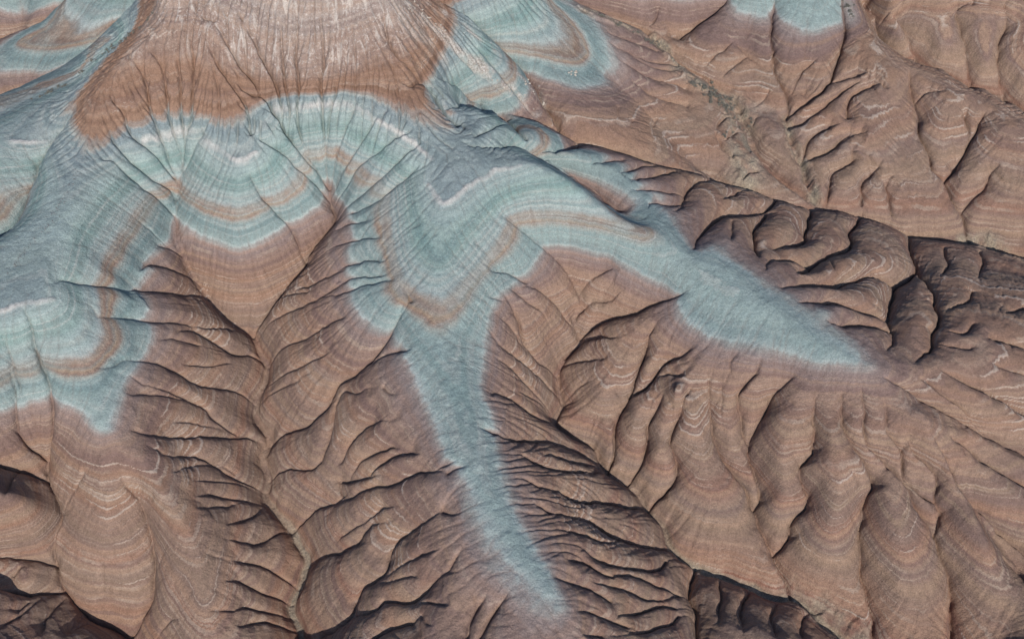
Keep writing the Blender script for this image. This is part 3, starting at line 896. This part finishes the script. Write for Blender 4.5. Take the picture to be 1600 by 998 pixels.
blk = blur((fbm(7.0, 611, 2) > 0.15).astype(np.float32), 1.0) + 0.5 * blur((fbm(3.0, 612, 2) > 0.2).astype(np.float32), 0.8)
h += (0.9 * np.clip(wash * 1.5, 0, 1) * blk + 0.25 * scree * blk).astype(np.float32)
# ------------------------------------------------------------------ split the ground into the hills between the valleys
def poly_mask(poly):
    XX = gx1[None, :-1] + RES / 2; YY = gy1[:-1, None] + RES / 2
    m = np.zeros((NY - 1, NX - 1), bool)
    n = len(poly)
    for a in range(n):
        xa, ya = poly[a]; xb, yb = poly[(a + 1) % n]
        if abs(yb - ya) < 1e-9: continue
        c = ((ya > YY) != (yb > YY))
        rows = np.where(c[:, 0])[0]
        if len(rows) == 0: continue
        yy = YY[rows]
        xi = (xb - xa) * (yy - ya) / (yb - ya) + xa
        m[rows] ^= (XX < xi)
    return m
W2 = lambda k: [tuple(p[:2]) for p in TW[k]]
reg = np.zeros((NY - 1, NX - 1), np.int8)
reg[poly_mask([(-400, 60)] + [(TW['T9'][-1][0], 60)] + W2('T9')[::-1] + [(-400, TW['T9'][0][1])])] = 1
reg[poly_mask(W2('T12') + [(TW['T12'][-1][0], 700), (-400, 700), (-400, TW['T12'][0][1])])] = 2
ne = poly_mask([(TW['T5a'][0][0], 700)] + W2('T5a') + W2('T5')[4:] + [(500, TW['T5'][-1][1]), (500, 700)])
reg[ne] = 3
right = poly_mask([(TW['T6'][0][0], 700)] + W2('T6') + [(TW['T6'][-1][0], 100), (600, 100), (600, 700)])
reg[ne & right] = 4
far = poly_mask([(TW['T8'][0][0], 700)] + W2('T8') + [(600, TW['T8'][-1][1]), (600, 700)])
reg[ne & right & far] = 5
bedq = (sand[:-1, :-1] > 0.75)

def make_sheet(name, qm, label, kind='structure'):
    jy, ix = np.where(qm)
    if len(jy) == 0: return None
    a = jy * NX + ix
    q = np.stack([a, a + 1, a + 1 + NX, a + NX], 1)
    used = np.unique(q); remap = np.full(NX * NY, -1, np.int64); remap[used] = np.arange(len(used))
    f = remap[q].ravel()
    me = bpy.data.meshes.new(name)
    co = np.empty((len(used), 3), np.float32)
    co[:, 0] = gx1[used % NX]; co[:, 1] = gy1[used // NX]; co[:, 2] = h.ravel()[used]
    me.vertices.add(len(used)); me.vertices.foreach_set('co', co.ravel())
    me.loops.add(len(f)); me.loops.foreach_set('vertex_index', f.astype(np.int32))
    me.polygons.add(len(q)); me.polygons.foreach_set('loop_start', np.arange(0, len(f), 4, dtype=np.int32))
    me.polygons.foreach_set('use_smooth', np.ones(len(q), bool))
    me.update(calc_edges=True)
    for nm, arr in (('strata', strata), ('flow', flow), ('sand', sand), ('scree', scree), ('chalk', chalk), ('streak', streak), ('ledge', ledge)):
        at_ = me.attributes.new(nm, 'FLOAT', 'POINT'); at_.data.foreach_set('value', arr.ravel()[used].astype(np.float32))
    me.materials.append(GROUND)
    o = bpy.data.objects.new(name, me); COL.objects.link(o)
    o['kind'] = kind; o['label'] = label
    return o
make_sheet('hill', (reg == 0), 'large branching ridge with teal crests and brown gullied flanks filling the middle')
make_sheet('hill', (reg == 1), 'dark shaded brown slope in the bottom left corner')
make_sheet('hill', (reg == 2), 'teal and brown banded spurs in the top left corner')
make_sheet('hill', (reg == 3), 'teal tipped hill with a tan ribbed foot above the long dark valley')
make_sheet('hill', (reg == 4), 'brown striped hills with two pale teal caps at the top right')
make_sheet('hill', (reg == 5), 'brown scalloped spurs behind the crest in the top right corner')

# ------------------------------------------------------------------ the country beyond
def outer():
    st = 10.0
    xs = np.arange(-900, 901, st); ys = np.arange(-500, 1501, st)
    XX, YY = np.meshgrid(xs, ys)
    hb = blur(h, 5.0)
    z = sample(hb, np.clip(XX, X0, X1), np.clip(YY, Y0, Y1))
    dx = np.maximum(0, np.maximum(X0 - XX, XX - X1)); dy = np.maximum(0, np.maximum(Y0 - YY, YY - Y1)); dd = np.hypot(dx, dy)
    r = np.random.default_rng(99); n = 0
    for cell, amp in ((160.0, 26), (80.0, 12), (40.0, 6)):
        b = r.uniform(-1, 1, (int(2100 / cell) + 5, int(1900 / cell) + 5))
        n = n + amp * (0.6 - 2 * np.abs(cubic_at_sep(b, (ys + 500) / cell + 1, (xs + 900) / cell + 1)))
    k = np.clip(dd / 120, 0, 1)
    z = z * (1 - k) + k * (45 + n) - np.where(dd <= 0, 5, 0)
    inner = (XX > X0 + 15) & (XX < X1 - 15) & (YY > Y0 + 15) & (YY < Y1 - 15)
    nx, ny = len(xs), len(ys)
    jy, ix = np.mgrid[0:ny - 1, 0:nx - 1]
    keep = ~(inner[:-1, :-1] & inner[1:, 1:])
    a = (jy * nx + ix)[keep]
    q = np.stack([a, a + 1, a + 1 + nx, a + nx], 1)
    me = bpy.data.meshes.new('terrain')
    me.from_pydata(np.stack([XX.ravel(), YY.ravel(), z.ravel()], 1).tolist(), [], q.tolist())
    me.polygons.foreach_set('use_smooth', np.ones(len(q), bool))
    at_ = me.attributes.new('strata', 'FLOAT', 'POINT'); at_.data.foreach_set('value', np.minimum(z.ravel(), 125).astype(np.float32))
    me.materials.append(GROUND)
    o = bpy.data.objects.new('terrain', me); COL.objects.link(o)
    o['kind'] = 'structure'; o['label'] = 'brown badland country stretching away beyond the hills'
outer()

# ------------------------------------------------------------------ shrubs and boulders
def mat_simple(name, ca, cb, scale):
    m = bpy.data.materials.new(name); m.use_nodes = True
    N = m.node_tree.nodes; L = m.node_tree.links; b = N['Principled BSDF']; b.inputs['Roughness'].default_value = 0.9
    t = N.new('ShaderNodeTexNoise'); t.inputs['Scale'].default_value = scale; t.inputs['Detail'].default_value = 4
    g = N.new('ShaderNodeNewGeometry'); L.new(g.outputs['Position'], t.inputs['Vector'])
    c = N.new('ShaderNodeValToRGB'); c.color_ramp.elements[0].position = 0.35; c.color_ramp.elements[1].position = 0.65
    c.color_ramp.elements[0].color = ca + (1,); c.color_ramp.elements[1].color = cb + (1,)
    L.new(t.outputs[0], c.inputs[0]); L.new(c.outputs[0], b.inputs['Base Color'])
    return m
LEAF = mat_simple('dusty_leaves', (0.10, 0.105, 0.10), (0.22, 0.215, 0.185), 2.0)
TWIG = mat_simple('dry_twigs', (0.09, 0.065, 0.05), (0.16, 0.12, 0.09), 3.0)
CHALK = mat_simple('chalky_rock', (0.30, 0.27, 0.24), (0.50, 0.47, 0.43), 1.3)
GREY = mat_simple('grey_rock', (0.10, 0.11, 0.12), (0.24, 0.26, 0.27), 1.3)
import bmesh
def shrub_mesh(seed):
    r = random.Random(seed); vs = []; fs = []
    for i in range(150):
        a = r.uniform(0, 6.283); t = r.uniform(0, 1) ** 0.6; e = r.uniform(0.05, 1.45)
        R = t * (0.75 + 0.25 * math.sin(3 * a + seed))
        p = (R * math.cos(a) * math.cos(e * 0.8), R * math.sin(a) * math.cos(e * 0.8), 0.1 + 0.75 * t * math.sin(e))
        w = r.uniform(0.06, 0.15)
        d1 = Vector((r.gauss(0, 1), r.gauss(0, 1), r.gauss(0, 1))).normalized() * w
        d2 = Vector((r.gauss(0, 1), r.gauss(0, 1), r.gauss(0, 1))).normalized() * w
        n = len(vs); P_ = Vector(p)
        vs += [P_ - d1, P_ + d2, P_ + d1, P_ - d2]; fs.append((n, n + 1, n + 2, n + 3))
    me = bpy.data.meshes.new('foliage'); me.from_pydata([tuple(v) for v in vs], [], fs); me.materials.append(LEAF)
    return me
def twig_mesh(seed):
    r = random.Random(seed + 50); bm = bmesh.new()
    for i in range(7):
        a = i * 0.9 + r.random(); l = r.uniform(0.5, 0.8)
        tip = Vector((math.cos(a) * l * 0.7, math.sin(a) * l * 0.7, l * 0.8)); side = Vector((-math.sin(a), math.cos(a), 0)) * 0.035
        up = Vector((0, 0, 0.035))
        b = [bm.verts.new(v) for v in (side - up * 3, -side - up * 3, up)]; t = bm.verts.new(tip)
        for k in range(3): bm.faces.new((b[k], b[(k + 1) % 3], t))
    me = bpy.data.meshes.new('stem'); bm.to_mesh(me); bm.free(); me.materials.append(TWIG)
    return me
def rock_mesh(seed, mat, name):
    r = random.Random(seed); bm = bmesh.new()
    bmesh.ops.create_icosphere(bm, subdivisions=2, radius=0.5)
    cuts = [(Vector((r.gauss(0, 1), r.gauss(0, 1), r.gauss(0, 0.8))).normalized(), r.uniform(0.22, 0.42)) for _ in range(9)]
    for v in bm.verts:
        for n, d in cuts:
            q = v.co.dot(n)
            if q > d: v.co -= n * (q - d)
        v.co += Vector((r.uniform(-1, 1), r.uniform(-1, 1), r.uniform(-1, 1))) * 0.02
        v.co.z *= 0.75
    me = bpy.data.meshes.new(name); bm.to_mesh(me); bm.free(); me.materials.append(mat)
    return me
FOL = [shrub_mesh(i) for i in range(4)]; TWI = [twig_mesh(i) for i in range(4)]
rr = random.Random(12)
def ground_z(x, y): return float(sample(h, np.array([x]), np.array([y]))[0])
def put_shrub(u, v, size, label, group):
    x, y, z = on_ground(h, np.array([u]), np.array([v])); x = float(x[0]); y = float(y[0])
    i = rr.randrange(4)
    o = bpy.data.objects.new('shrub', None); o.empty_display_size = 0.2; COL.objects.link(o)
    o.location = (x, y, ground_z(x, y) - 0.05); o.rotation_euler.z = rr.uniform(0, 6.28); o.scale = (size, size, size * rr.uniform(0.7, 1.0))
    o['label'] = label; o['category'] = 'shrub'; o['group'] = group
    for nm, me in (('foliage', FOL[i]), ('stem', TWI[i])):
        c = bpy.data.objects.new(nm, me); COL.objects.link(c); c.parent = o
def put_rock(u, v, size, meshes, name, label, group):
    x, y, z = on_ground(h, np.array([u]), np.array([v])); x = float(x[0]); y = float(y[0])
    o = bpy.data.objects.new(name, meshes[rr.randrange(len(meshes))]); COL.objects.link(o)
    o.location = (x, y, ground_z(x, y) + 0.12 * size); o.rotation_euler = (rr.uniform(-.3, .3), rr.uniform(-.3, .3), rr.uniform(0, 6.28))
    o.scale = (size, size * rr.uniform(0.7, 1.2), size * rr.uniform(0.7, 1.0))
    o['label'] = label; o['category'] = 'boulder'; o['group'] = group
def along(s, n, spread):
    q = dense(pl(s), 3.0)
    for _ in range(n):
        p = q[rr.randrange(len(q))]
        yield p[0] + rr.gauss(0, spread), p[1] + rr.gauss(0, spread)
for u, v in along('P 1086,128 1098,138 1118,152 1130,163 1142,175', 44, 5.5):
    put_shrub(u, v, rr.uniform(0.9, 1.9), 'dark dusty shrub in the thicket along the dry wash at the upper right', 'shrubs in the dry wash thicket')
for u, v in along('P 1140,190 1165,183 1172,196 1150,205 1130,215', 16, 3.5):
    put_shrub(u, v, rr.uniform(0.7, 1.3), 'small shrub scattered on the pale terrace below the thicket', 'shrubs on the pale wash terrace')
for u, v in along('P 930,22 965,38 1000,55 1030,75 1050,92', 26, 2.0):
    put_shrub(u, v, rr.uniform(0.6, 1.2), 'small dark shrub dotting the narrow wash above the thicket', 'shrubs along the narrow wash')
for u, v in along('P 1314,4 1318,14 1331,8 1333,26 1326,18', 12, 1.5):
    put_shrub(u, v, rr.uniform(0.8, 1.3), 'dark shrub on the teal clay at the top edge', 'shrubs on the teal clay')
for u, v in along('P 40,160 75,145 105,130 130,112 165,82 205,55 240,22', 42, 1.6):
    put_shrub(u, v, rr.uniform(0.5, 1.15), 'small dark shrub on the crest edge beside the orange knoll', 'shrubs on the crest edge of the orange knoll')
RC = [rock_mesh(i, CHALK, 'white_boulder') for i in range(5)]
RB = [rock_mesh(i + 20, GREY, 'grey_stone') for i in range(5)]
for u, v in along('P 640,8 690,52 730,92 770,120 805,148 832,172', 60, 4.0):
    put_rock(u, v, rr.uniform(0.4, 1.1), RC, 'white_boulder', 'chalky white boulder lying in the pale scree strip', 'boulders in the white scree strip')
for u, v in along('P 822,125 835,140 845,155 852,172', 14, 3.5):
    put_rock(u, v, rr.uniform(0.6, 1.6), RC, 'white_boulder', 'white boulder at the foot of the teal hill beside the gully', 'boulders at the foot of the teal hill')
for u, v in along('P 890,112 900,114 896,116', 7, 2.2):
    put_rock(u, v, rr.uniform(0.9, 1.9), RC, 'white_boulder', 'white boulder in the small cluster on the smooth teal slope', 'white boulder cluster on the teal slope')
for u, v in along('P 128,250 118,275 104,300 88,330 72,355 52,378 32,402 8,430', 130, 3.2):
    put_rock(u, v, rr.uniform(0.25, 0.7), RB, 'grey_stone', 'dark stone in the dotted line along the blue grey crest', 'stones dotting the blue grey crest')
